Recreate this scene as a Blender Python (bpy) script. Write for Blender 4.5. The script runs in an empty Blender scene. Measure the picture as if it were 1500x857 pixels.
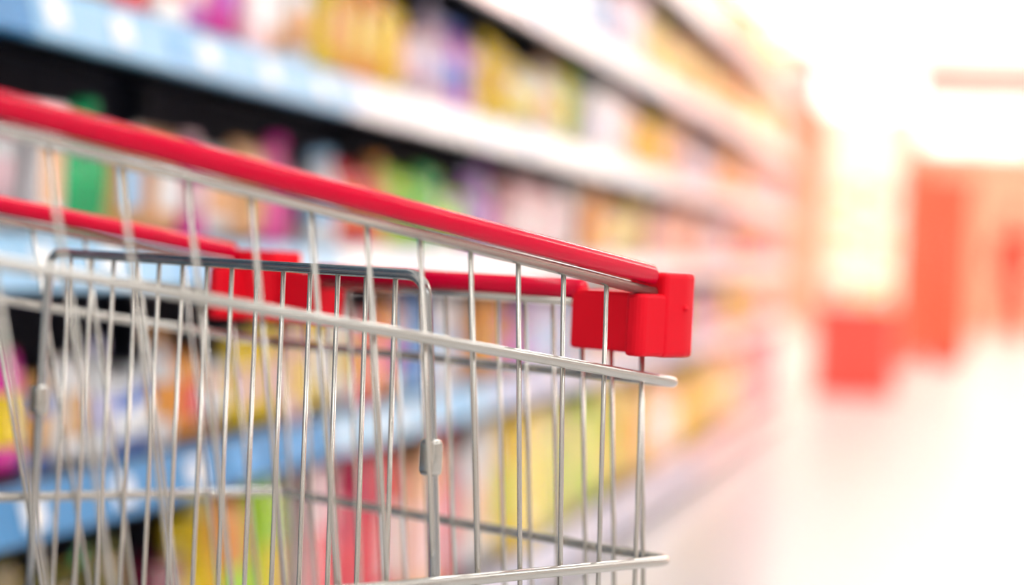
import bpy, bmesh, math, random
from mathutils import Vector, Matrix

random.seed(7)
R = math.radians
SC = bpy.context.scene
COL = SC.collection

# ------------------------------------------------------------------ camera, world, exposure
CAM_H = 0.92
F_PX = 3125.0
PITCH = math.atan(64.0 / F_PX)
ROLL = R(2.7)
cam_data = bpy.data.cameras.new('camera')
cam_data.lens = 75.0
cam_data.sensor_width = 36.0
cam_data.clip_end = 200.0
cam = bpy.data.objects.new('camera', cam_data)
COL.objects.link(cam)
CAM_M = Matrix.Translation((0, 0, CAM_H)) @ Matrix.Rotation(math.pi / 2 - PITCH, 4, 'X') @ Matrix.Rotation(ROLL, 4, 'Z')
cam.matrix_world = CAM_M
cam_data.dof.use_dof = True
cam_data.dof.focus_distance = 1.41
cam_data.dof.aperture_fstop = 2.3
SC.camera = cam
CAM_INV = CAM_M.inverted()

SC.view_settings.view_transform = 'Standard'
SC.view_settings.look = 'None'
SC.view_settings.gamma = 1.0
SC.view_settings.use_curve_mapping = False
SC.view_settings.exposure = 0.0
SC.cycles.use_denoising = True
SC.cycles.max_bounces = 6
SC.cycles.diffuse_bounces = 3
SC.cycles.glossy_bounces = 3
SC.cycles.transparent_max_bounces = 12
SC.cycles.caustics_reflective = False
SC.cycles.caustics_refractive = False

world = bpy.data.worlds.new('world')
SC.world = world
world.use_nodes = True
bg = world.node_tree.nodes['Background']
bg.inputs[0].default_value = (1.0, 0.76, 0.67, 1)
bg.inputs[1].default_value = 4.4

LAMP_COOL = (0.95, 0.98, 1.0)
LAMP_ADDED_WARM = (1.0, 0.66, 0.58)  # for lamps added over the far aisle to give its pink wash
LAMP_NEAR = 20.0
LAMP_FAR = 36.0

# ------------------------------------------------------------------ the aisle frame: s along the aisle, p to the left of the camera
ANG = R(12.5)
AX = Vector((math.sin(ANG), math.cos(ANG), 0))
AN = Vector((-math.cos(ANG), math.sin(ANG), 0))
ROT = math.pi / 2 - ANG


def A(s, p, z=0.0):
    return AX * s + AN * p + Vector((0, 0, z))


def project(v):
    q = CAM_INV @ v
    if q.z > -0.05:
        return (-9999, -9999)
    return (750 - F_PX * q.x / q.z, 428.5 + F_PX * q.y / q.z)


# ------------------------------------------------------------------ materials
MATS = {}


def mat(name, col, rough=0.5, metal=0.0, var=0.06, scale=18.0, bump=0.0, coat=0.0, spec=0.5):
    if name in MATS:
        return MATS[name]
    m = bpy.data.materials.new(name)
    m.use_nodes = True
    nt = m.node_tree
    b = nt.nodes['Principled BSDF']
    b.inputs['Roughness'].default_value = rough
    b.inputs['Metallic'].default_value = metal
    b.inputs['Specular IOR Level'].default_value = spec
    b.inputs['Coat Weight'].default_value = coat
    tc = nt.nodes.new('ShaderNodeTexCoord')
    nz = nt.nodes.new('ShaderNodeTexNoise')
    nz.inputs['Scale'].default_value = scale
    nz.inputs['Detail'].default_value = 3.0
    nt.links.new(tc.outputs['Object'], nz.inputs['Vector'])
    mx = nt.nodes.new('ShaderNodeMix')
    mx.data_type = 'RGBA'
    lo = [max(0.0, c * (1 - var)) for c in col]
    hi = [min(1.0, c * (1 + var)) for c in col]
    mx.inputs[6].default_value = (*lo, 1)
    mx.inputs[7].default_value = (*hi, 1)
    nt.links.new(nz.outputs['Fac'], mx.inputs[0])
    nt.links.new(mx.outputs[2], b.inputs['Base Color'])
    if bump:
        bp = nt.nodes.new('ShaderNodeBump')
        bp.inputs['Strength'].default_value = bump
        bp.inputs['Distance'].default_value = 0.002
        nt.links.new(nz.outputs['Fac'], bp.inputs['Height'])
        nt.links.new(bp.outputs['Normal'], b.inputs['Normal'])
    MATS[name] = m
    return m


def emit_mat(name, col, strength):
    m = bpy.data.materials.new(name)
    m.use_nodes = True
    nt = m.node_tree
    nt.nodes.remove(nt.nodes['Principled BSDF'])
    e = nt.nodes.new('ShaderNodeEmission')
    e.inputs[0].default_value = (*col, 1)
    e.inputs[1].default_value = strength
    nt.links.new(e.outputs[0], nt.nodes['Material Output'].inputs[0])
    return m


def glass_mat(name):
    m = bpy.data.materials.new(name)
    m.use_nodes = True
    nt = m.node_tree
    nt.nodes.remove(nt.nodes['Principled BSDF'])
    t = nt.nodes.new('ShaderNodeBsdfTransparent')
    t.inputs[0].default_value = (0.96, 0.97, 0.96, 1)
    g = nt.nodes.new('ShaderNodeBsdfGlossy')
    g.inputs['Roughness'].default_value = 0.05
    mx = nt.nodes.new('ShaderNodeMixShader')
    mx.inputs[0].default_value = 0.05
    nt.links.new(t.outputs[0], mx.inputs[1])
    nt.links.new(g.outputs[0], mx.inputs[2])
    nt.links.new(mx.outputs[0], nt.nodes['Material Output'].inputs[0])
    return m


# ------------------------------------------------------------------ mesh helpers
def link(name, me, material=None, parent=None, loc=None, rotz=None):
    o = bpy.data.objects.new(name, me)
    COL.objects.link(o)
    if material is not None and me is not None:
        if not me.materials:
            me.materials.append(material)
        o.material_slots[0].link = 'OBJECT'
        o.material_slots[0].material = material
    if parent is not None:
        o.parent = parent
    if loc is not None:
        o.location = loc
    if rotz is not None:
        o.rotation_euler = (0, 0, rotz)
    return o


def empty(name, loc=(0, 0, 0), rotz=0.0):
    o = bpy.data.objects.new(name, None)
    o.empty_display_size = 0.1
    COL.objects.link(o)
    o.location = loc
    o.rotation_euler = (0, 0, rotz)
    return o


def tag(o, label, cat, group=None):
    o['label'] = label
    o['category'] = cat
    if group:
        o['group'] = group
    return o


def finish(bm, name, smooth=False):
    me = bpy.data.meshes.new(name)
    bmesh.ops.recalc_face_normals(bm, faces=bm.faces)
    bm.to_mesh(me)
    bm.free()
    if smooth:
        me.shade_smooth()
    return me


def box_into(bm, lo, hi):
    r = bmesh.ops.create_cube(bm, size=1.0)
    for v in r['verts']:
        v.co = Vector([lo[i] + (v.co[i] + 0.5) * (hi[i] - lo[i]) for i in range(3)])
    return r['verts']


def box_mesh(name, lo, hi, bevel=0.0, seg=2):
    bm = bmesh.new()
    box_into(bm, lo, hi)
    if bevel:
        bmesh.ops.bevel(bm, geom=list(bm.edges), offset=bevel, segments=seg, affect='EDGES', profile=0.5)
    return finish(bm, name, smooth=False)


def round_path(pts, rad, n=6):
    out = [Vector(pts[0])]
    for i in range(1, len(pts) - 1):
        p, a, b = Vector(pts[i]), Vector(pts[i - 1]), Vector(pts[i + 1])
        da, db = (a - p), (b - p)
        r = min(rad, da.length * 0.45, db.length * 0.45)
        q0, q1 = p + da.normalized() * r, p + db.normalized() * r
        for k in range(n + 1):
            t = k / n
            out.append(q0 * (1 - t) ** 2 + p * 2 * t * (1 - t) + q1 * t * t)
    out.append(Vector(pts[-1]))
    return out


def tube_mesh(name, pts, r, seg=10, closed=False, cap=True):
    pts = [Vector(p) for p in pts]
    n = len(pts)
    verts, faces = [], []
    up = None
    for i, p in enumerate(pts):
        if closed:
            t = (pts[(i + 1) % n] - pts[i - 1]).normalized()
        elif i == 0:
            t = (pts[1] - pts[0]).normalized()
        elif i == n - 1:
            t = (pts[-1] - pts[-2]).normalized()
        else:
            t = (pts[i + 1] - pts[i - 1]).normalized()
        if up is None:
            up = t.orthogonal().normalized()
        else:
            up = (up - t * up.dot(t)).normalized()
        side = t.cross(up)
        rr = r[i] if isinstance(r, (list, tuple)) else r
        for k in range(seg):
            a = 2 * math.pi * k / seg
            verts.append(p + (up * math.cos(a) + side * math.sin(a)) * rr)
    for i in range(n if closed else n - 1):
        j = (i + 1) % n
        for k in range(seg):
            k2 = (k + 1) % seg
            faces.append((i * seg + k, i * seg + k2, j * seg + k2, j * seg + k))
    if cap and not closed:
        faces.append(tuple(range(seg))[::-1])
        faces.append(tuple((n - 1) * seg + k for k in range(seg)))
    me = bpy.data.meshes.new(name)
    me.from_pydata([tuple(v) for v in verts], [], faces)
    me.update()
    me.shade_smooth()
    return me


def lathe_mesh(name, prof, seg=20):
    verts, faces = [], []
    for (r, z) in prof:
        for k in range(seg):
            a = 2 * math.pi * k / seg
            verts.append((r * math.cos(a), r * math.sin(a), z))
    for i in range(len(prof) - 1):
        for k in range(seg):
            k2 = (k + 1) % seg
            faces.append((i * seg + k, i * seg + k2, (i + 1) * seg + k2, (i + 1) * seg + k))
    faces.append(tuple(range(seg))[::-1])
    faces.append(tuple((len(prof) - 1) * seg + k for k in range(seg)))
    me = bpy.data.meshes.new(name)
    me.from_pydata(verts, [], faces)
    me.update()
    me.shade_smooth()
    return me


def prism_into(bm, poly, z0, z1):
    vb = [bm.verts.new((x, y, z0)) for x, y in poly]
    vt = [bm.verts.new((x, y, z1)) for x, y in poly]
    n = len(poly)
    bm.faces.new(vb[::-1])
    bm.faces.new(vt)
    for i in range(n):
        bm.faces.new((vb[i], vb[(i + 1) % n], vt[(i + 1) % n], vt[i]))


# ------------------------------------------------------------------ setting: floor, ceiling, walls, windows
S0, S1 = -2.8, 34.0          # along the aisle
PL, PR = 1.62, -7.0          # left wall behind the shelving, right wall
CEIL = 3.9


def slab(name, s0, s1, p0, p1, z0, z1, m, kind='structure', parent=None):
    me = box_mesh(name, (min(s0, s1), min(p0, p1), z0), (max(s0, s1), max(p0, p1), z1))
    o = link(name, me, m, parent)
    if parent is None:
        o.rotation_euler = (0, 0, ROT)
        if kind:
            o['kind'] = kind
    return o


m_floor = mat('floor_tile', (0.66, 0.66, 0.67), rough=0.26, var=0.03, scale=2.0)
m_ceil = mat('ceiling_paint', (0.86, 0.85, 0.83), rough=0.9, var=0.02)
m_wall = mat('wall_paint', (0.82, 0.80, 0.77), rough=0.85, var=0.03)
m_peach = mat('peach_wall_paint', (0.84, 0.52, 0.36), rough=0.85, var=0.05)
m_white_frame = mat('white_frame', (0.85, 0.84, 0.82), rough=0.4)
m_glass = glass_mat('window_glass')

slab('floor', S0, S1 + 0.2, PL + 3.4, PR - 0.2, -0.1, 0.0, m_floor)
SKY0, SKY1 = 17.0, 30.6     # glazed roof part, added to whiten the ceiling and light the far end
cl = empty('ceiling', (0, 0, 0), ROT)
cl['kind'] = 'structure'
slab('ceiling_slab', S0, SKY0, PL + 3.4, PR - 0.2, CEIL, CEIL + 0.1, m_ceil, parent=cl)
slab('ceiling_slab', SKY1, S1 + 0.2, PL + 3.4, PR - 0.2, CEIL, CEIL + 0.1, m_ceil, parent=cl)
sk = empty('window_5', (0, 0, 0), ROT)
sk['kind'] = 'structure'
n_bar = 6
for i in range(n_bar + 1):
    c = SKY0 + (SKY1 - SKY0) * i / n_bar
    slab('glazing_bar', c - 0.03, c + 0.03, PL + 3.3, PR - 0.1, CEIL + 0.0005, CEIL + 0.09, m_white_frame, parent=sk)
    if i < n_bar:
        c2 = SKY0 + (SKY1 - SKY0) * (i + 1) / n_bar
        for j in range(4):
            q0, q1 = PR - 0.1 + (PL + 3.4 - PR) * j / 4, PR - 0.1 + (PL + 3.4 - PR) * (j + 1) / 4
            slab('pane', c + 0.031, c2 - 0.031, q0 + 0.005, q1 - 0.005, CEIL + 0.05, CEIL + 0.058, m_glass, parent=sk)
slab('wall_left', S0, 13.0, PL, PL + 0.12, 0.0, CEIL, m_wall)
slab('wall_right', S0, S1, PR - 0.12, PR, 0.0, CEIL, m_wall)
slab('wall_back', S0 - 0.12, S0, PL + 0.12, PR - 0.12, 0.0, CEIL, m_wall)
slab('wall_side', 13.0, S1, PL + 3.2, PL + 3.32, 0.0, CEIL, m_wall)

# far wall with a clerestory band of windows: sill wall, lintel wall, piers
WZ0, WZ1 = 2.75, 3.55
wf = empty('wall_far', (0, 0, 0), ROT)
wf['kind'] = 'structure'
far_l, far_r = PL + 3.32, PR
for z0, z1, mm in ((0.0, WZ0, m_peach), (WZ1, CEIL, m_wall)):
    slab('wall_section', S1, S1 + 0.15, far_l, far_r, z0, z1, mm, parent=wf)
n_win = 4
win_l = 1.25
slab('wall_section', S1 + 0.001, S1 + 0.149, far_l, win_l + 0.12, WZ0, WZ1, m_peach, parent=wf)
pw = (win_l - far_r) / n_win
for i in range(n_win + 1):
    c = far_r + pw * i
    slab('wall_pier', S1 + 0.001, S1 + 0.149, max(far_r, c - 0.12), c + 0.12, WZ0, WZ1, m_peach, parent=wf)
for i in range(n_win):
    a0, a1 = far_r + pw * i + 0.12, far_r + pw * (i + 1) - 0.12
    w = empty('window_%d' % (i + 1), (0, 0, 0), ROT)
    w['kind'] = 'structure'
    bm = bmesh.new()
    t = 0.06
    box_into(bm, (S1 + 0.02, a0, WZ0), (S1 + 0.1, a1, WZ0 + t))
    box_into(bm, (S1 + 0.02, a0, WZ1 - t), (S1 + 0.1, a1, WZ1))
    box_into(bm, (S1 + 0.02, a0, WZ0 + t), (S1 + 0.1, a0 + t, WZ1 - t))
    box_into(bm, (S1 + 0.02, a1 - t, WZ0 + t), (S1 + 0.1, a1, WZ1 - t))
    box_into(bm, (S1 + 0.03, (a0 + a1) / 2 - 0.025, WZ0 + t), (S1 + 0.09, (a0 + a1) / 2 + 0.025, WZ1 - t))
    link('window_frame', finish(bm, 'window_frame'), m_white_frame, w)
    mid = (a0 + a1) / 2
    for b0, b1 in ((a0 + t, mid - 0.025), (mid + 0.025, a1 - t)):
        link('pane', box_mesh('pane', (S1 + 0.055, b0, WZ0 + t), (S1 + 0.063, b1, WZ1 - t)), m_glass, w)

# ceiling lamps: long surface-mounted fixtures in rows along the aisle; the warm far ones are added for the glow
m_lamp_body = mat('lamp_housing', (0.8, 0.8, 0.8), rough=0.4)
e_near = emit_mat('lamp_diffuser_cool', LAMP_COOL, LAMP_NEAR)
e_far = emit_mat('lamp_diffuser_added_warm', LAMP_ADDED_WARM, LAMP_FAR)
LW, LL = 0.36, 1.5
bm = bmesh.new()
box_into(bm, (-LL / 2 - 0.03, -LW / 2 - 0.03, -0.05), (LL / 2 + 0.03, LW / 2 + 0.03, 0.0))
me_housing = finish(bm, 'lamp_housing')
me_diff = box_mesh('lamp_diffuser', (-LL / 2, -LW / 2, -0.085), (LL / 2, LW / 2, -0.0505), 0.012)
ORD = ['first', 'second', 'third', 'fourth', 'fifth', 'sixth', 'seventh', 'eighth', 'ninth', 'tenth', 'eleventh', 'twelfth',
       'thirteenth', 'fourteenth', 'fifteenth', 'sixteenth', 'seventeenth', 'eighteenth', 'nineteenth', 'twentieth']
for row, p in enumerate((-0.1, -3.6)):
    for i in range(14):
        s = -1.4 + 2.4 * i
        if s > SKY0 - 0.8:
            continue
        far = s > 8.5
        t = empty('ceiling_light', A(s, p, CEIL), ROT)
        tag(t, '%s %s ceiling light along the %s row of the ceiling' % (ORD[i], 'added warm' if far else 'white', ('aisle', 'right-hand')[row]),
            'lamp', 'long ceiling lights')
        link('housing', me_housing, m_lamp_body, t)
        link('diffuser', me_diff, e_far if far else e_near, t)

# ------------------------------------------------------------------ shelving along the left of the aisle
m_navy = mat('navy_steel', (0.012, 0.016, 0.035), rough=0.5, var=0.1)
m_back = mat('shelf_back_panel', (0.008, 0.012, 0.034), rough=0.7, var=0.15)
m_strip_blue = mat('price_strip_blue', (0.035, 0.24, 0.50), rough=0.45, var=0.08, scale=4, spec=0.25)
m_strip_pale = mat('price_strip_pale_blue', (0.28, 0.56, 0.78), rough=0.4, var=0.05, scale=4, spec=0.3)
m_strip_white = mat('price_strip_white', (0.95, 0.95, 0.96), rough=0.18, var=0.03, scale=4)
m_strip_glow_pink = mat('price_strip_glow_pink', (0.92, 0.66, 0.66), rough=0.3, var=0.05, scale=4)  # white strip with the far warm light put into its colour
m_strip_lav = mat('price_strip_lavender', (0.60, 0.60, 0.74), rough=0.3, var=0.08, scale=4)
m_tag = mat('price_tag_paper', (0.92, 0.92, 0.90), rough=0.4, var=0.02)
m_tag_y = mat('price_tag_blue', (0.12, 0.45, 0.85), rough=0.4, var=0.02)

P_FRONT = 1.10
DEPTH = 0.42
BAY = 1.25
S_BAY0 = 1.05
N_BAY = 9
# (deck top z, strip height, lip drop)
LEVELS = [(0.145, 0.095), (0.610, 0.066), (0.910, 0.066), (1.210, 0.070), (1.535, 0.075), (1.895, 0.085)]
# strip colour of every bay from the near end on, per level; pink holds the warm glow of the far end
STRIP = [
    ['blue', 'blue', 'lav', 'lav', 'lav', 'lav', 'pink', 'pink', 'pink'],
    ['blue', 'blue', 'pale', 'lav', 'lav', 'lav', 'pink', 'pink', 'pink'],
    ['pale', 'pale', 'white', 'white', 'white', 'pink', 'pink', 'pink', 'pink'],
    ['blue', 'pale', 'white', 'white', 'white', 'pink', 'pink', 'pink', 'pink'],
    ['pale', 'pale', 'white', 'white', 'white', 'pink', 'pink', 'pink', 'pink'],
    ['pale', 'pale', 'white', 'white', 'white', 'white', 'pink', 'pink', 'pink'],
]
SM = {'blue': m_strip_blue, 'pale': m_strip_pale, 'white': m_strip_white, 'pink': m_strip_glow_pink, 'lav': m_strip_lav}
me_deck = box_mesh('shelf', (0.004, 0.012, -0.028), (BAY - 0.004, DEPTH - 0.061, 0.0), 0.003, 1)
me_backp = box_mesh('back_panel', (0.004, DEPTH - 0.02, 0.0), (BAY - 0.004, DEPTH, 2.25))
me_post = box_mesh('upright', (0.0, DEPTH - 0.06, 0.0), (0.018, DEPTH - 0.0205, 2.25), 0.003, 1)
me_kick = box_mesh('kick_plate', (0.004, 0.03, 0.0), (BAY - 0.004, 0.045, 0.1165))
me_tag = box_mesh('price_tag', (-0.028, -0.0022, -0.019), (0.028, 0.0, 0.019), 0.001, 1)
strip_cache = {}


def strip_mesh(h):
    if h not in strip_cache:
        # a price rail: leaning face with a rolled upper and lower lip
        prof = [(0.012, 0.0), (0.006, 0.0), (0.003, -0.003), (0.004, -0.008), (-0.012, -h + 0.008), (-0.014, -h + 0.003), (-0.010, -h), (0.012, -h)]
        bm = bmesh.new()
        n = len(prof)
        va = [bm.verts.new((0.002, y, z)) for y, z in prof]
        vb = [bm.verts.new((BAY - 0.002, y, z)) for y, z in prof]
        bm.faces.new(va)
        bm.faces.new(vb[::-1])
        for i in range(n):
            bm.faces.new((va[i], vb[i], vb[(i + 1) % n], va[(i + 1) % n]))
        strip_cache[h] = finish(bm, 'price_strip')
    return strip_cache[h]


BAY_LABEL = [
    'nearest shelving bay with deep blue price strips, behind the rear of the cart',
    'second shelving bay with blue lower strips, seen through the cart gate',
    'third shelving bay, where the strips turn white, behind the cart front',
    'fourth shelving bay with white strips, just right of the cart corner block',
    'fifth shelving bay, the last with bright white strips at eye height',
    'sixth shelving bay, the first with glow-tinted pink price strips',
    'seventh shelving bay with glow-tinted pink strips under the added warm lamps',
    'eighth shelving bay with glow-tinted pink strips, second from the far end',
    'farthest shelving bay with glow-tinted pink strips beside the red and cream display',
]
for b in range(N_BAY):
    u = empty('shelving_unit', A(S_BAY0 + b * BAY, P_FRONT), ROT)
    tag(u, BAY_LABEL[b], 'shelving', 'shelving bays along the aisle')
    link('back_panel', me_backp, m_back, u)
    link('upright', me_post, m_navy, u)
    link('upright', me_post, m_navy, u, loc=(BAY - 0.018, 0, 0))
    link('kick_plate', me_kick, m_navy, u)
    for li, (z, h) in enumerate(LEVELS):
        sh = link('shelf', me_deck, m_navy, u, loc=(0, 0, z))
        link('price_strip', strip_mesh(h), SM[STRIP[li][b]], sh)
        if b < 5:
            k = 0.06
            while k < BAY - 0.08:
                o = link('price_tag', me_tag, m_tag if random.random() < 0.75 else m_tag_y, sh, loc=(k, -0.0045, -h / 2))
                o.rotation_euler = (-math.atan2(0.016, h - 0.016), 0, 0)
                k += random.choice((0.11, 0.14, 0.2, 0.27))

# ------------------------------------------------------------------ goods on the shelves
HUES = {
    'white': (0.90, 0.89, 0.88), 'pale pink': (0.88, 0.58, 0.62), 'pink': (0.86, 0.18, 0.38), 'magenta': (0.80, 0.02, 0.36),
    'purple': (0.62, 0.14, 0.62), 'red': (0.80, 0.04, 0.06), 'crimson': (0.62, 0.01, 0.08), 'orange': (0.88, 0.34, 0.05),
    'peach': (0.90, 0.48, 0.24), 'tan': (0.66, 0.35, 0.10), 'yellow': (0.88, 0.60, 0.0), 'pale yellow': (0.92, 0.76, 0.22),
    'lime': (0.42, 0.72, 0.03), 'green': (0.0, 0.46, 0.15), 'teal': (0.03, 0.46, 0.46), 'blue': (0.04, 0.16, 0.58),
    'light blue': (0.35, 0.62, 0.88), 'lavender': (0.62, 0.58, 0.78), 'brown': (0.20, 0.08, 0.04), 'dark olive': (0.14, 0.12, 0.02),
    'maroon': (0.18, 0.01, 0.04),
}


def hue(h):
    return mat('pack_' + h.replace(' ', '_'), HUES[h], rough=0.2, var=0.10, scale=14.0, spec=0.35)


# unit meshes: width 1, depth 1, height 1, standing on z = 0, front facing -y
def carton_body():
    return box_mesh('carton', (-0.5, -0.5, 0), (0.5, 0.5, 1.0), 0.03, 1)


def carton_panel():
    return box_mesh('label', (-0.40, -0.515, 0.22), (0.40, -0.5, 0.70), 0.006, 1)


def bag_mesh(name, x_half, z0, z1, thick, off=0.0, nx=8, nz=10):
    bm = bmesh.new()
    front, back = [], []
    for j in range(nz + 1):
        v = j / nz
        z = z0 + (z1 - z0) * v
        fz = z
        pin = min(1.0, fz / 0.10) * min(1.0, (1.0 - fz) / 0.16)
        pin = max(0.0, pin) ** 0.6
        rf, rb = [], []
        for i in range(nx + 1):
            uu = -1 + 2 * i / nx
            wv = x_half * (0.94 + 0.06 * (1 - pin))
            t = thick * pin * max(0.0, 1 - abs(uu * x_half / 0.5) ** 2.4) ** 0.5 + 0.02
            wob = 0.025 * math.sin(9 * uu + 5 * fz) * pin
            rf.append(bm.verts.new((uu * wv, -t - wob - off, z)))
            rb.append(bm.verts.new((uu * wv, t, z)))
        front.append(rf)
        back.append(rb)
    for j in range(nz):
        for i in range(nx):
            bm.faces.new((front[j][i], front[j][i + 1], front[j + 1][i + 1], front[j + 1][i]))
            bm.faces.new((back[j][i + 1], back[j][i], back[j + 1][i], back[j + 1][i + 1]))
        bm.faces.new((back[j][0], front[j][0], front[j + 1][0], back[j + 1][0]))
        bm.faces.new((front[j][nx], back[j][nx], back[j + 1][nx], front[j + 1][nx]))
    for i in range(nx):
        bm.faces.new((front[0][i + 1], front[0][i], back[0][i], back[0][i + 1]))
        bm.faces.new((front[nz][i], front[nz][i + 1], back[nz][i + 1], back[nz][i]))
    return finish(bm, name, True)


def bag_patch():
    # printed patch that follows the bulge of the bag front
    bm = bmesh.new()
    n = 6
    g, h = [], []
    for j in range(n + 1):
        z = 0.26 + 0.42 * j / n
        pin = max(0.0, min(1.0, z / 0.10) * min(1.0, (1.0 - z) / 0.16)) ** 0.6
        r1, r2 = [], []
        for i in range(n + 1):
            uu = (-1 + 2 * i / n) * 0.62
            t = 0.42 * pin * max(0.0, 1 - abs(uu * 0.5 / 0.5) ** 2.4) ** 0.5 + 0.02 + 0.025 * math.sin(9 * uu + 5 * z) * pin
            r1.append(bm.verts.new((uu * 0.47, -t - 0.02, z)))
            r2.append(bm.verts.new((uu * 0.47, -t + 0.02, z)))
        g.append(r1)
        h.append(r2)
    for j in range(n):
        for i in range(n):
            bm.faces.new((g[j][i], g[j][i + 1], g[j + 1][i + 1], g[j + 1][i]))
    for k in range(n):
        bm.faces.new((g[0][k + 1], g[0][k], h[0][k], h[0][k + 1]))
        bm.faces.new((g[n][k], g[n][k + 1], h[n][k + 1], h[n][k]))
        bm.faces.new((g[k][0], g[k + 1][0], h[k + 1][0], h[k][0]))
        bm.faces.new((g[k + 1][n], g[k][n], h[k][n], h[k + 1][n]))
    return finish(bm, 'label', True)


KINDS = {
    'carton': [('body', carton_body()), ('label', carton_panel())],
    'bottle': [('body', lathe_mesh('bottle', [(0.40, 0), (0.48, 0.015), (0.48, 0.10), (0.45, 0.16), (0.48, 0.22), (0.48, 0.60), (0.42, 0.68),
                                              (0.24, 0.80), (0.19, 0.84), (0.19, 0.90)])),
               ('cap', lathe_mesh('cap', [(0.24, 0.895), (0.26, 0.905), (0.26, 0.985), (0.22, 1.0)], 16)),
               ('label', lathe_mesh('label', [(0.47, 0.24), (0.494, 0.245), (0.494, 0.555), (0.47, 0.56)], 20))],
    'jar': [('body', lathe_mesh('jar', [(0.40, 0), (0.48, 0.03), (0.49, 0.10), (0.49, 0.68), (0.44, 0.77), (0.40, 0.80), (0.40, 0.83)])),
            ('lid', lathe_mesh('lid', [(0.42, 0.825), (0.45, 0.84), (0.45, 0.98), (0.42, 1.0)], 18)),
            ('label', lathe_mesh('label', [(0.48, 0.18), (0.502, 0.185), (0.502, 0.60), (0.48, 0.605)], 20))],
    'snack bag': [('body', bag_mesh('snack_bag', 0.5, 0.0, 1.0, 0.42)), ('label', bag_patch()),
                  ('seal', box_mesh('seal', (-0.5, -0.035, 0.93), (0.5, 0.035, 1.0), 0.01, 1))],
    'tub': [('body', lathe_mesh('tub', [(0.36, 0), (0.39, 0.02), (0.46, 0.84), (0.46, 0.86)])),
            ('lid', lathe_mesh('lid', [(0.49, 0.85), (0.50, 0.87), (0.50, 0.97), (0.46, 1.0)], 20)),
            ('label', lathe_mesh('label', [(0.385, 0.2), (0.425, 0.21), (0.457, 0.66), (0.44, 0.67)], 20))],
}
DIM = {  # width range, depth/width, height factor range of the shelf gap
    'carton': ((0.075, 0.12), 0.55, (0.66, 0.84)), 'bottle': ((0.058, 0.075), 1.0, (0.76, 0.90)), 'jar': ((0.07, 0.09), 1.0, (0.50, 0.66)),
    'snack bag': ((0.10, 0.14), 0.55, (0.66, 0.86)), 'tub': ((0.09, 0.115), 1.0, (0.52, 0.68)),
}
B, C_, J, S_, T = 'bottle', 'carton', 'jar', 'snack bag', 'tub'
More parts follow.
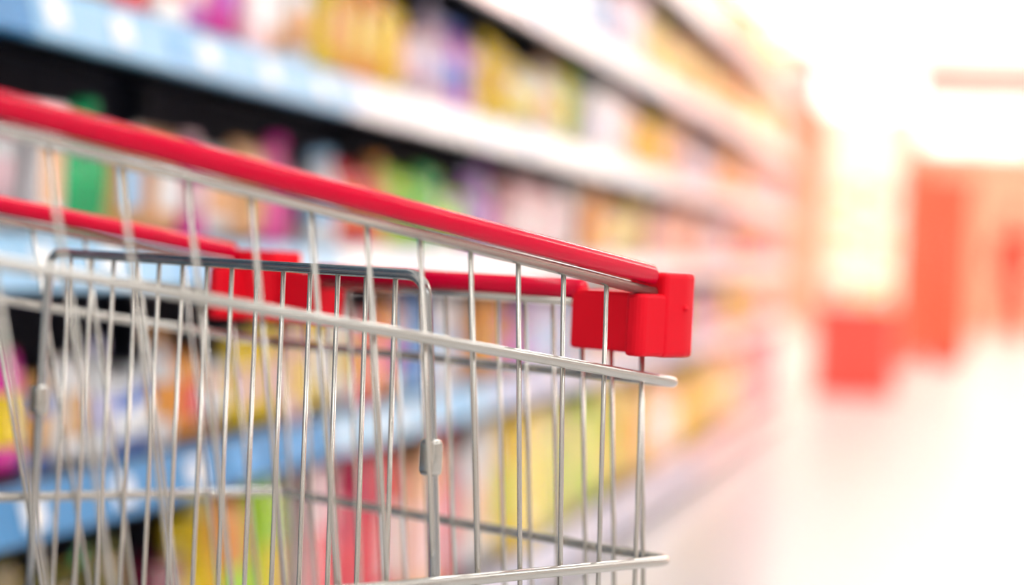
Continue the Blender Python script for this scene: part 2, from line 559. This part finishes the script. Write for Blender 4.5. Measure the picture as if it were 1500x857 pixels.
# what stands where: (image column at which the run starts, pack colour, label colour, kind); the goods take the run they fall in
RUNS = {  # far columns shifted to pink and orange, the warm glow put into pack colours
    0: [(-50, 'dark olive', 'yellow', S_), (110, 'dark olive', 'green', S_), (165, 'maroon', 'brown', C_), (262, 'yellow', 'pale yellow', B),
        (330, 'orange', 'lime', S_), (380, 'yellow', 'lime', S_), (420, 'pale pink', 'red', C_), (455, 'peach', 'light blue', C_),
        (490, 'crimson', 'red', S_), (560, 'red', 'white', S_), (600, 'peach', 'pale pink', C_), (640, 'crimson', 'red', B), (680, 'white', 'peach', S_),
        (715, 'yellow', 'lime', S_), (745, 'pale yellow', 'yellow', C_), (790, 'pale yellow', 'lime', C_), (845, 'lime', 'pale yellow', S_),
        (890, 'pale yellow', 'orange', S_), (940, 'peach', 'white', C_), (985, 'orange', 'yellow', J), (1020, 'peach', 'pale yellow', S_),
        (1070, 'pale pink', 'orange', C_), (1110, 'pink', 'pale pink', C_), (1150, 'pink', 'orange', C_)],
    1: [(-50, 'magenta', 'yellow', S_), (18, 'tan', 'white', S_), (62, 'blue', 'tan', J), (100, 'white', 'tan', S_), (150, 'white', 'lavender', B),
        (180, 'blue', 'white', J), (222, 'white', 'orange', B), (256, 'orange', 'red', S_), (320, 'peach', 'white', T), (350, 'yellow', 'pale pink', S_),
        (400, 'pale pink', 'yellow', C_), (440, 'yellow', 'white', S_), (505, 'red', 'peach', C_), (545, 'orange', 'pink', S_), (590, 'light blue', 'blue', B),
        (630, 'white', 'light blue', C_), (660, 'blue', 'orange', J), (680, 'orange', 'tan', S_), (735, 'tan', 'purple', J), (770, 'lavender', 'light blue', C_),
        (830, 'light blue', 'peach', C_), (870, 'peach', 'orange', C_), (930, 'tan', 'purple', J), (955, 'yellow', 'pale yellow', S_), (1010, 'lavender', 'pink', C_),
        (1045, 'yellow', 'peach', S_), (1085, 'pale yellow', 'pink', S_), (1120, 'pale pink', 'white', C_), (1160, 'red', 'pink', C_)],
    2: [(-50, 'white', 'pale pink', T), (60, 'white', 'peach', C_), (112, 'green', 'green', B), (185, 'tan', 'light blue', S_), (235, 'peach', 'white', S_),
        (270, 'magenta', 'pale pink', B), (300, 'white', 'peach', S_), (345, 'peach', 'tan', S_), (392, 'magenta', 'pink', B), (428, 'tan', 'yellow', J),
        (452, 'white', 'light blue', B), (500, 'orange', 'red', S_), (545, 'peach', 'orange', B), (575, 'lime', 'green', S_), (648, 'white', 'lime', B),
        (660, 'white', 'lime', T), (688, 'purple', 'lavender', B), (715, 'maroon', 'pale pink', C_), (745, 'pale pink', 'white', C_), (815, 'white', 'pale pink', S_),
        (850, 'peach', 'orange', C_), (885, 'white', 'pale yellow', J), (915, 'pale yellow', 'peach', S_), (950, 'pale pink', 'peach', C_),
        (990, 'pale pink', 'orange', C_), (1030, 'pale pink', 'white', S_), (1070, 'pink', 'yellow', S_), (1110, 'pale pink', 'pink', C_), (1165, 'pink', 'purple', C_)],
    3: [(-50, 'white', 'red', C_), (130, 'peach', 'red', S_), (190, 'red', 'white', C_), (240, 'purple', 'pale pink', S_), (300, 'magenta', 'purple', S_),
        (345, 'pale pink', 'white', C_), (400, 'peach', 'white', S_), (430, 'white', 'peach', J), (470, 'yellow', 'peach', S_), (520, 'orange', 'pale yellow', S_),
        (560, 'yellow', 'orange', S_), (600, 'white', 'pale pink', T), (640, 'pale pink', 'lavender', B), (665, 'purple', 'blue', B), (690, 'tan', 'pale pink', S_),
        (712, 'yellow', 'tan', S_), (750, 'white', 'pale yellow', T), (795, 'white', 'peach', B), (822, 'yellow', 'lime', S_), (860, 'white', 'lavender', C_),
        (905, 'pale pink', 'peach', C_), (925, 'yellow', 'orange', S_), (970, 'peach', 'pale pink', C_), (1005, 'white', 'lavender', T), (1045, 'orange', 'peach', S_),
        (1085, 'pale pink', 'orange', C_), (1130, 'purple', 'pale pink', C_), (1165, 'pink', 'orange', S_)],
    4: [(-50, 'peach', 'white', C_), (700, 'white', 'lavender', C_), (800, 'lavender', 'white', C_), (860, 'white', 'light blue', T), (900, 'pale pink', 'lavender', C_),
        (940, 'pale yellow', 'peach', S_), (980, 'peach', 'pale yellow', S_), (1050, 'orange', 'peach', S_), (1095, 'pale yellow', 'peach', C_),
        (1130, 'peach', 'pale pink', C_), (1165, 'orange', 'peach', S_)],
    5: [(-50, 'white', 'peach', C_), (1040, 'peach', 'orange', C_), (1070, 'orange', 'tan', S_), (1110, 'pale yellow', 'orange', S_), (1150, 'peach', 'white', C_)],
}
S_END = S_BAY0 + N_BAY * BAY
LEVEL_NAME = ['bottom shelf', 'second shelf up', 'third shelf up', 'fourth shelf up', 'fifth shelf up', 'top shelf']
items = []
for li in range(6):
    z = LEVELS[li][0]
    gap = (LEVELS[li + 1][0] - LEVELS[li + 1][1] - z) if li < 5 else 0.30
    s = S_BAY0 + 0.05
    while True:
        xm, ym = project(A(s + 0.05, P_FRONT + 0.05, z + gap * 0.4))
        run = None
        for r in RUNS[li]:
            if r[0] <= xm:
                run = r
        if run is None:
            run = RUNS[li][0]
        _, hc, lc, kind = run
        (w0, w1), dw, (h0, h1) = DIM[kind]
        k = 1.0 if s < 7.5 else 1.35
        w = random.uniform(w0, w1) * k * (1.3 if li == 0 else 1.0)
        if s + w > S_END - 0.03:
            break
        h = gap * random.uniform(h0, h1) * (1.0 if li else 1.12) * (0.8 if li == 1 and s < 3.3 else 0.88 if li == 2 and s < 4.6 else 1.0)
        d = w * dw
        # seams between bays are left free of goods
        b_edge = S_BAY0 + BAY * (math.floor((s - S_BAY0) / BAY) + 1)
        if s + w > b_edge - 0.02 and s < b_edge + 0.02:
            s = b_edge + 0.025
            continue
        a, bq = project(A(s, P_FRONT + 0.03, z)), project(A(s + w, P_FRONT + 0.03, z + h))
        vis = bq[0] > -25 and a[0] < 1290 and max(a[1], bq[1]) > -30 and min(a[1], bq[1]) < 885
        if vis:
            hc2, lc2 = hc, lc
            if random.random() < 0.16 and hc not in ('green', 'white'):
                hc2, lc2 = lc, hc
            items.append(dict(li=li, s=s + w / 2, w=w, d=d, h=h, z=z, hc=hc2, lc=lc2, kind=kind))
        s += w + random.uniform(0.004, 0.014) * k

PART_WORD = {'carton': 'panel', 'bottle': 'label', 'jar': 'label', 'snack bag': 'patch', 'tub': 'label'}
by_level = {}
for it in items:
    by_level.setdefault(it['li'], []).append(it)
used = {}
short = lambda k: k.replace('snack ', '')
for li, row in by_level.items():
    for i, it in enumerate(row):
        me = '%s %s with %s %s' % (it['hc'], short(it['kind']), it['lc'], PART_WORD[it['kind']])
        it['base'] = me
        if i > 0:
            it['lab1'] = '%s, right of a %s %s, %s' % (me, row[i - 1]['hc'], short(row[i - 1]['kind']), LEVEL_NAME[li])
        else:
            it['lab1'] = '%s, first at the left of the %s' % (me, LEVEL_NAME[li])
        used[it['lab1']] = used.get(it['lab1'], 0) + 1
counts = {}
TENS = {20: 'twentieth', 30: 'thirtieth'}


def ordinal(n):
    if n <= 20:
        return ORD[n - 1]
    if n in TENS:
        return TENS[n]
    return {2: 'twenty', 3: 'thirty'}[n // 10] + '-' + ORD[n % 10 - 1]


for li, row in by_level.items():
    for i, it in enumerate(row):
        if used[it['lab1']] == 1:
            lab = it['lab1']
        else:
            key = (li, it['base'])
            counts[key] = counts.get(key, 0)
            n = 1 + sum(1 for q in row[:i] if q['base'] == it['base'])
            lab = '%s %s from the left on the %s' % (ordinal(n), it['base'], LEVEL_NAME[li])
        kind = it['kind']
        o = None
        for pn, me in KINDS[kind]:
            if pn == 'body':
                m = hue(it['hc'])
                o = link(kind.replace(' ', '_'), me, m)
                o.location = A(it['s'], P_FRONT + 0.035 + it['d'] / 2 + random.uniform(0, 0.012), it['z'] + 0.0005)
                o.rotation_euler = (0, 0, ROT + random.uniform(-0.06, 0.06))
                o.scale = (it['w'], it['d'], it['h'])
                tag(o, lab, kind, '%ss on the %s' % (kind, LEVEL_NAME[li]))
            else:
                link(pn, me, hue(it['lc']), o)

# ------------------------------------------------------------------ the shopping cart
CART_C = Vector((-0.04679539, 1.65601691, 0))
CART_ROT = math.atan2(0.71894232, 0.69506973)
m_zinc = mat('zinc_wire', (0.58, 0.54, 0.48), rough=0.24, metal=0.8, var=0.06, scale=60)
m_steel = mat('steel_frame', (0.44, 0.44, 0.43), rough=0.25, metal=1.0, var=0.08, scale=60)
m_red = mat('red_plastic', (0.82, 0.0, 0.036), rough=0.2, var=0.04, scale=30, spec=0.22)
m_red_block = mat('red_block_plastic', (0.98, 0.006, 0.022), rough=0.5, var=0.04, scale=30, spec=0.15)
m_rubber = mat('grey_rubber', (0.08, 0.08, 0.085), rough=0.7)

cart = empty('shopping_cart', CART_C, CART_ROT)
tag(cart, 'zinc wire shopping cart with red plastic rails and red corner blocks', 'shopping cart')


def side_top(x, sg):      # centre line of the upper rail
    return Vector((x, sg * (0.2282 - 0.0698 * x), 0.9003 - 0.132 * x))


def side_plane_y(x, z):   # lateral half-width of the side panel
    zt = 0.9003 - 0.132 * x
    return (0.2282 - 0.0698 * x) - (zt - z) * 0.0735


def side_mid(x):
    return 0.8317 - 0.121 * x


def side_low(x):
    return 0.7038 - 0.0247 * x


def front_x(z):
    return 0.0125 - (z - 0.703) * 0.107


X_REAR = -0.92
R_W = 0.00165
R_MID = 0.0037
R_LOW = 0.0038
OUT = 0.0054

# upper rails: metal wire with a red plastic cover above it
for sg in (-1, 1):
    a, b = side_top(-0.030, sg), side_top(X_REAR, sg)
    link('side_rail', tube_mesh('side_rail', [a + Vector((0, 0, -0.0098)), b + Vector((0, 0, -0.0098))], 0.0037, 12), m_zinc, cart)
    # the cover: a rounded channel, slightly taller than wide
    prof = []
    for k in range(20):
        t = 2 * math.pi * k / 20
        prof.append((0.0072 * math.cos(t), 0.0078 * math.sin(t)))
    prof = [(y, max(z, -0.0062)) for y, z in prof]
    bm = bmesh.new()
    rings = []
    for p, sc in ((side_top(-0.0335, sg), 0.93), (side_top(-0.035, sg), 1.0), (side_top(X_REAR + 0.02, sg), 1.0)):
        rings.append([bm.verts.new((p.x, p.y + y * sc, p.z + 0.0015 + z * sc)) for y, z in prof])
    for i in range(2):
        for k in range(20):
            bm.faces.new((rings[i][k], rings[i][(k + 1) % 20], rings[i + 1][(k + 1) % 20], rings[i + 1][k]))
    bm.faces.new(rings[0])
    bm.faces.new(rings[-1][::-1])
    me = finish(bm, 'rail_cover', True)
    link('rail_cover', me, m_red, cart)

FZ = 0.8935
link('front_rail', tube_mesh('front_rail', [(-0.010, -0.150, FZ - 0.0098), (-0.010, 0.150, FZ - 0.0098)], 0.0037, 12), m_zinc, cart)
link('front_rail_cover', tube_mesh('front_rail_cover', [(-0.010, -0.145, FZ), (-0.010, 0.145, FZ)], 0.0072, 18), m_red, cart)

# corner blocks: an L of thick red plastic wrapped round each front corner, with a raised cap on the corner itself
def corner_block(sg):
    bm = bmesh.new()
    arm = [(0.0135, 0.140), (0.0135, 0.2245), (0.0075, 0.2350), (-0.004, 0.2385), (-0.050, 0.2398), (-0.054, 0.2360), (-0.054, 0.2265), (-0.048, 0.2235), (-0.016, 0.2215), (-0.016, 0.140)]
    prism_into(bm, [(x, y * sg) for x, y in arm], 0.8505, 0.8935)
    bmesh.ops.bevel(bm, geom=list(bm.edges), offset=0.0028, segments=2, affect='EDGES', profile=0.5)
    bm2 = bmesh.new()
    cap = [(0.0145, 0.196), (0.0145, 0.2250), (0.0080, 0.2360), (-0.004, 0.2392), (-0.0285, 0.2402), (-0.0285, 0.2185), (-0.017, 0.196)]
    prism_into(bm2, [(x, y * sg) for x, y in cap], 0.8498, 0.9085)
    bmesh.ops.bevel(bm2, geom=list(bm2.edges), offset=0.0035, segments=3, affect='EDGES', profile=0.5)
    tmp = bpy.data.meshes.new('tmp')
    bm2.to_mesh(tmp)
    bm2.free()
    bm.from_mesh(tmp)
    bpy.data.meshes.remove(tmp)
    o = link('corner_block', finish(bm, 'corner_block'), m_red_block, cart)
    link('rivet', tube_mesh('rivet', [(-0.006, sg * 0.2375, 0.884), (-0.006, sg * 0.2405, 0.884)], 0.0022, 10), m_red_block, o)
    return o


for sg in (-1, 1):
    corner_block(sg)

# middle and lower rails: one continuous wire round both sides and the front
def loop_rail(zf, dx_front, name, r, rad):
    pts = []
    for sg in (-1, 1):
        xs = [X_REAR, dx_front] if sg < 0 else [dx_front, X_REAR]
        for x in xs:
            z = zf(x)
            pts.append((x, sg * (side_plane_y(x, z) + OUT), z))
    return link(name, tube_mesh(name, round_path(pts, rad, 8), r, 12), m_zinc, cart)


loop_rail(side_mid, front_x(0.831) + OUT + 0.001, 'middle_rail', R_MID, 0.014)
loop_rail(side_low, front_x(0.703) + OUT + 0.001, 'lower_rail', R_LOW, 0.016)

# upright wires of the two sides
Z_BOT = 0.50
for sg in (-1, 1):
    for i in range(-1, 17):
        xt, xb = -0.083 - 0.0467 * i, -0.058 - 0.0416 * i
        zt = 0.9003 - 0.132 * xt - 0.0098
        if i == -1:
            zt = 0.865
        zb = 0.697
        k = (zt - Z_BOT) / (zt - zb)
        xe = xt + (xb - xt) * k
        p0 = Vector((xt, sg * side_plane_y(xt, zt), zt))
        p1 = Vector((xe, sg * side_plane_y(xe, Z_BOT), Z_BOT))
        link('side_wire', tube_mesh('side_wire', [p0, p1], R_W, 8), m_zinc, cart)

# upright wires of the front
for i in range(15):
    y = -0.199 + 0.02843 * i
    zt = FZ - 0.0098 if abs(y) < 0.14 else 0.865
    kb = 1 - (zt - Z_BOT) * 0.16
    link('front_wire', tube_mesh('front_wire', [(front_x(zt), y, zt), (front_x(Z_BOT), y * kb / (1 - 0.03), Z_BOT)], R_W, 8), m_zinc, cart)

# the hinged gate (fold-up seat panel) across the basket
GX = -0.228
g_pts = [(GX, -0.2315, 0.660), (GX, -0.2300, 0.7146), (GX, -0.2225, 0.787), (GX, -0.209, 0.9005), (GX, 0.209, 0.9005),
         (GX, 0.2145, 0.787), (GX, 0.2165, 0.7146), (GX, 0.218, 0.640)]
gate = link('seat_gate', tube_mesh('seat_gate', round_path(g_pts, 0.016, 8), 0.0036, 12), m_steel, cart)
for i in range(1, 15):
    y = 0.209 - 0.418 * i / 15
    link('gate_wire', tube_mesh('gate_wire', [(GX, y, 0.8995), (GX, y * 1.035, 0.640), (GX, y * 1.05, 0.535)], R_W, 8), m_zinc, gate)
link('gate_cross_wire', tube_mesh('gate_cross_wire', [(GX + 0.004, -0.222, 0.56), (GX + 0.004, 0.222, 0.56)], 0.0028, 10), m_steel, gate)
for sg, yy in ((-1, -0.2215), (1, 0.2155)):
    bm = bmesh.new()
    box_into(bm, (GX - 0.0055, yy - 0.0072, 0.775), (GX + 0.0055, yy + 0.0072, 0.7985))
    bmesh.ops.bevel(bm, geom=list(bm.edges), offset=0.004, segments=4, affect='EDGES', profile=0.5)
    link('sleeve_clip', finish(bm, 'sleeve_clip', True), m_zinc, gate)

# rear frame, handle, basket floor, chassis and castors (the rest of the cart, mostly below and left of the frame)
zr = 0.9003 - 0.132 * X_REAR
yr = 0.2282 - 0.0698 * X_REAR
link('rear_frame', tube_mesh('rear_frame', round_path([(X_REAR + 0.02, -yr + 0.04, Z_BOT), (X_REAR, -yr + 0.004, zr - 0.03), (X_REAR, yr - 0.004, zr - 0.03), (X_REAR + 0.02, yr - 0.04, Z_BOT)], 0.03), 0.004, 10), m_zinc, cart)
for i in range(1, 12):
    y = -yr + 2 * yr * i / 12
    link('rear_wire', tube_mesh('rear_wire', [(X_REAR, y, zr - 0.03), (X_REAR + 0.02, y * 0.87, Z_BOT)], R_W, 6), m_zinc, cart)
link('handle_frame', tube_mesh('handle_frame', round_path([(X_REAR + 0.06, -yr + 0.005, zr - 0.012), (X_REAR - 0.10, -yr, zr + 0.03), (X_REAR - 0.10, yr, zr + 0.03), (X_REAR + 0.06, yr - 0.005, zr - 0.012)], 0.03), 0.009, 14), m_zinc, cart)
link('handle_grip', tube_mesh('handle_grip', [(X_REAR - 0.10, -yr + 0.05, zr + 0.03), (X_REAR - 0.10, yr - 0.05, zr + 0.03)], 0.014, 18), m_red, cart)


def floor_half(x):
    return side_plane_y(x, Z_BOT) - 0.002


loop = [(0.03, -floor_half(0.03), Z_BOT), (0.03, floor_half(0.03), Z_BOT), (X_REAR + 0.02, floor_half(X_REAR + 0.02) - 0.005, Z_BOT), (X_REAR + 0.02, -floor_half(X_REAR + 0.02) + 0.005, Z_BOT)]
link('floor_frame', tube_mesh('floor_frame', loop, 0.004, 10, closed=True), m_zinc, cart)
for i in range(1, 12):
    t = -1 + 2 * i / 12
    link('floor_wire', tube_mesh('floor_wire', [(0.03, t * floor_half(0.03), Z_BOT), (X_REAR + 0.02, t * (floor_half(X_REAR) - 0.005), Z_BOT)], R_W, 6), m_zinc, cart)
for i in range(6):
    x = -0.1 - 0.14 * i
    link('floor_cross_wire', tube_mesh('floor_cross_wire', [(x, -floor_half(x), Z_BOT - 0.004), (x, floor_half(x), Z_BOT - 0.004)], 0.0028, 8), m_zinc, cart)
link('chassis', tube_mesh('chassis', round_path([(-0.62, -0.21, Z_BOT - 0.01), (-0.88, -0.25, 0.17), (0.0, -0.17, 0.17), (0.0, 0.17, 0.17), (-0.88, 0.25, 0.17), (-0.62, 0.21, Z_BOT - 0.01)], 0.05), 0.011, 14), m_zinc, cart)
link('chassis_brace', tube_mesh('chassis_brace', [(-0.88, -0.245, 0.17), (-0.88, 0.245, 0.17)], 0.010, 12), m_zinc, cart)
for sg in (-1, 1):
    link('basket_support', tube_mesh('basket_support', [(-0.30, sg * 0.195, 0.17), (-0.12, sg * 0.19, Z_BOT)], 0.009, 12), m_zinc, cart)
for x, y in ((-0.86, -0.245), (-0.86, 0.245), (-0.03, -0.17), (-0.03, 0.17)):
    bm = bmesh.new()
    box_into(bm, (x - 0.022, y - 0.020, 0.055), (x + 0.022, y - 0.017, 0.135))
    box_into(bm, (x - 0.022, y + 0.017, 0.055), (x + 0.022, y + 0.020, 0.135))
    box_into(bm, (x - 0.022, y - 0.020, 0.135), (x + 0.022, y + 0.020, 0.160))
    cst = link('castor', finish(bm, 'castor'), m_steel, cart)
    me = lathe_mesh('wheel', [(0.012, -0.014), (0.054, -0.014), (0.058, -0.008), (0.058, 0.008), (0.054, 0.014), (0.012, 0.014)], 28)
    me.transform(Matrix.Translation((x, y, 0.058)) @ Matrix.Rotation(math.pi / 2, 4, 'X'))
    link('wheel', me, m_rubber, cst)

# ------------------------------------------------------------------ the far end of the aisle
m_redcab = mat('red_cabinet', (0.66, 0.075, 0.055), rough=0.4, var=0.08, scale=3)
m_orange = mat('orange_cabinet', (0.76, 0.11, 0.05), rough=0.4, var=0.10, scale=3)
m_cream = mat('cream_board', (0.95, 0.93, 0.84), rough=0.5, var=0.05, scale=3)
e_back_glow = emit_mat('back_board_added_glow', (1.0, 0.90, 0.66), 1.6)  # glow added to brighten the shelves from behind
e_header = emit_mat('header_light_box', (1.0, 0.95, 0.9), 3.0)

d = empty('display_unit', A(15.2, 0.87), ROT)
tag(d, 'tall display unit, red cupboard below and cream shelves with added glow under a white header', 'display unit')
link('cupboard', box_mesh('cupboard', (-0.2, -0.28, 0.0), (0.35, 0.28, 0.64), 0.01, 2), m_redcab, d)
for sg in (-1, 1):
    link('cupboard_door', box_mesh('cupboard_door', (-0.215, min(sg * 0.006, sg * 0.272), 0.05), (-0.2005, max(sg * 0.006, sg * 0.272), 0.61), 0.004, 1), m_redcab, d)
link('back_board', box_mesh('back_board', (0.31, -0.24, 0.6405), (0.35, 0.24, 2.02), 0.004, 1), e_back_glow, d)
for sg in (-1, 1):
    link('side_board', box_mesh('side_board', (-0.12, sg * 0.24 - 0.012, 0.6405), (0.309, sg * 0.24 + 0.012, 2.02), 0.003, 1), m_cream, d)
for z in (0.95, 1.25, 1.55, 1.85):
    link('shelf', box_mesh('shelf', (-0.14, -0.227, z), (0.309, 0.227, z + 0.03), 0.004, 1), m_cream, d)
link('header', box_mesh('header', (-0.2, -0.33, 2.0205), (0.35, 0.33, 2.30), 0.02, 2), e_header, d)
names = [('pale yellow', 'white'), ('white', 'pale yellow'), ('white', 'peach')]
nn = 0
for zi, z in enumerate((0.6405, 0.9805, 1.2805)):
    for j in range(3):
        hc, lc = names[(zi + j) % 3]
        o = link('carton', KINDS['carton'][0][1], hue(hc), None)
        o.location = A(15.2, 0.87) + AX * 0.0 + AN * (-0.15 + 0.15 * j) + Vector((0, 0, z + 0.0005))
        o.rotation_euler = (0, 0, ROT - math.pi / 2)
        o.scale = (0.125, 0.12, 0.21)
        link('label', KINDS['carton'][1][1], hue(lc), o)
        tag(o, '%s carton, %s from the left on the %s level of the cream display unit' % (hc, ORD[2 - j], ('lowest', 'middle', 'highest')[zi]),
            'carton', 'cartons in the cream display unit')

# two tall red-orange cabinets standing side by side
for k, (p, m, h, lab) in enumerate(((0.78, m_orange, 1.90, 'tall orange cabinet beside the cream display unit at the aisle end'),
                                    (0.35, m_redcab, 1.80, 'tall red cabinet right of the orange cabinet at the aisle end'))):
    c = empty('tall_cabinet', A(20.2 + 0.3 * k, p), ROT)
    tag(c, lab, 'cabinet')
    link('body', box_mesh('body', (0.0, -0.21, 0.08), (0.5, 0.21, h), 0.012, 2), m, c)
    link('plinth', box_mesh('plinth', (0.03, -0.17, 0.0), (0.48, 0.17, 0.0795)), m_redcab, c)
    link('door', box_mesh('door', (-0.022, -0.2, 0.12), (-0.0005, 0.2, h - 0.04), 0.006, 2), (m_orange, m_orange)[k], c)
    link('handle', tube_mesh('handle', round_path([(-0.022, 0.14, 0.9), (-0.06, 0.14, 0.9), (-0.06, 0.14, 1.25), (-0.022, 0.14, 1.25)], 0.02), 0.009, 10), m_zinc, c)


# a shopper in red walking away at the right edge
m_coat = mat('red_coat_cloth', (0.58, 0.03, 0.012), rough=0.8, var=0.12, scale=10, bump=0.2)
m_trouser = mat('rust_trouser_cloth', (0.46, 0.04, 0.02), rough=0.85, var=0.12, scale=10)
m_skin = mat('skin', (0.72, 0.42, 0.30), rough=0.55, var=0.05)
m_hair = mat('brown_hair', (0.10, 0.04, 0.02), rough=0.6, var=0.2)
m_shoe = mat('dark_shoe', (0.06, 0.03, 0.03), rough=0.5)


def skin_mesh(name, verts, edges, radii, material, parent, root=0, sub=2):
    me = bpy.data.meshes.new(name)
    me.from_pydata(verts, edges, [])
    o = link(name, me, None, parent)
    me.materials.append(material)
    md = o.modifiers.new('skin', 'SKIN')
    md.use_smooth_shade = True
    lay = me.skin_vertices[0].data if me.skin_vertices else None
    if lay is None:
        o.modifiers.remove(md)
        bm = bmesh.new()
        bm.from_mesh(me)
        bm.verts.layers.skin.verify()
        bm.to_mesh(me)
        bm.free()
        md = o.modifiers.new('skin', 'SKIN')
        md.use_smooth_shade = True
        lay = me.skin_vertices[0].data
    for i, r in enumerate(radii):
        lay[i].radius = (r, r) if not isinstance(r, tuple) else r
        lay[i].use_root = (i == root)
    sb = o.modifiers.new('sub', 'SUBSURF')
    sb.levels = sb.render_levels = sub
    return o


def person(loc, rz):
    # local frame: x forward, y left, z up; 1.66 m tall, mid stride
    root = empty('person', loc, rz)
    V, E, RR = [], [], []

    def add(co, r, prev=None):
        V.append(co)
        RR.append(r)
        if prev is not None:
            E.append((prev, len(V) - 1))
        return len(V) - 1
    pel = add((0.0, 0, 0.92), (0.15, 0.11))
    wst = add((0.0, 0, 1.08), (0.13, 0.095), pel)
    chs = add((0.01, 0, 1.25), (0.155, 0.11), wst)
    nk = add((0.01, 0, 1.39), (0.075, 0.065), chs)
    nk2 = add((0.02, 0, 1.46), 0.048, nk)
    hd = add((0.03, 0, 1.54), (0.078, 0.09), nk2)
    hd2 = add((0.03, 0, 1.61), (0.065, 0.075), hd)
    nose = add((0.125, 0, 1.53), 0.012, hd)
    hands = []
    for sg, sw in ((1, 0.16), (-1, -0.12)):
        sh = add((0.01, sg * 0.17, 1.34), 0.06, chs)
        el = add((sw * 0.3 - 0.03, sg * 0.25, 1.08), 0.044, sh)
        wr = add((sw, sg * 0.25, 0.86), 0.028, el)
        pm = add((sw + 0.02 * (1 if sw > 0 else 0.3), sg * 0.245, 0.80), (0.022, 0.036), wr)
        for j, (dy, ln) in enumerate(((-0.026, 0.062), (-0.009, 0.072), (0.009, 0.068), (0.026, 0.052))):
            f1 = add((sw + 0.03 + dy, sg * 0.243, 0.80 - ln * 0.55), 0.0085, pm)
            add((sw + 0.04 + dy, sg * 0.235, 0.80 - ln * 1.1), 0.0075, f1)
        th = add((sw + 0.05, sg * 0.225, 0.805), 0.010, pm)
        add((sw + 0.07, sg * 0.215, 0.775), 0.0085, th)
    for sg, st in ((1, -0.20), (-1, 0.22)):
        hp = add((0.0, sg * 0.09, 0.86), 0.092, pel)
        kn = add((st * 0.45 + 0.05, sg * 0.095, 0.48), 0.06, hp)
        an = add((st, sg * 0.095, 0.09 + (0.03 if st < 0 else 0)), 0.038, kn)
        add((st + 0.13, sg * 0.10, 0.035), (0.036, 0.03), an)
    skin_mesh('body', V, E, RR, m_skin, root)
    # coat, trousers, hair, shoes
    cv = [(0.0, 0, 0.60), (0.0, 0, 0.90), (0.0, 0, 1.08), (0.01, 0, 1.26), (0.01, 0, 1.40)]
    ce = [(0, 1), (1, 2), (2, 3), (3, 4)]
    cr = [(0.215, 0.185), (0.18, 0.145), (0.15, 0.115), (0.178, 0.13), (0.085, 0.078)]
    for sg, sw in ((1, 0.16), (-1, -0.12)):
        n = len(cv)
        cv += [(0.01, sg * 0.175, 1.335), (sw * 0.3 - 0.03, sg * 0.25, 1.08), (sw * 0.95, sg * 0.25, 0.885)]
        ce += [(3, n), (n, n + 1), (n + 1, n + 2)]
        cr += [0.075, 0.06, 0.045]
    skin_mesh('coat', cv, ce, cr, m_coat, root, 1)
    for sg, st in ((1, -0.20), (-1, 0.22)):
        skin_mesh('trouser_leg', [(0.0, sg * 0.085, 0.88), (st * 0.45 + 0.05, sg * 0.095, 0.48), (st * 0.98, sg * 0.095, 0.12)], [(0, 1), (1, 2)],
                  [0.105, 0.078, 0.06], m_trouser, root)
        skin_mesh('shoe', [(st - 0.035, sg * 0.098, 0.045), (st + 0.06, sg * 0.10, 0.042), (st + 0.155, sg * 0.103, 0.032)], [(0, 1), (1, 2)],
                  [(0.042, 0.04), (0.04, 0.042), (0.03, 0.035)], m_shoe, root, 0, 2)
    skin_mesh('hair', [(0.005, 0, 1.45), (0.0, 0, 1.55), (0.02, 0, 1.625)], [(0, 1), (1, 2)], [(0.075, 0.06), (0.095, 0.092), (0.072, 0.08)], m_hair, root, 1)
    for sg in (1, -1):
        bm = bmesh.new()
        bmesh.ops.create_uvsphere(bm, u_segments=10, v_segments=8, radius=0.01)
        me = finish(bm, 'eye', True)
        link('eye', me, m_hair, root, loc=(0.108, sg * 0.03, 1.55))
        bm = bmesh.new()
        bmesh.ops.create_uvsphere(bm, u_segments=10, v_segments=8, radius=0.03)
        me = finish(bm, 'ear', True)
        e = link('ear', me, m_skin, root, loc=(0.03, sg * 0.085, 1.535))
        e.scale = (0.6, 0.35, 1.0)
    tag(root, 'person in a red coat walking away at the right edge', 'person')
    return root


person((5.94, 25.4, 0.0), R(60))
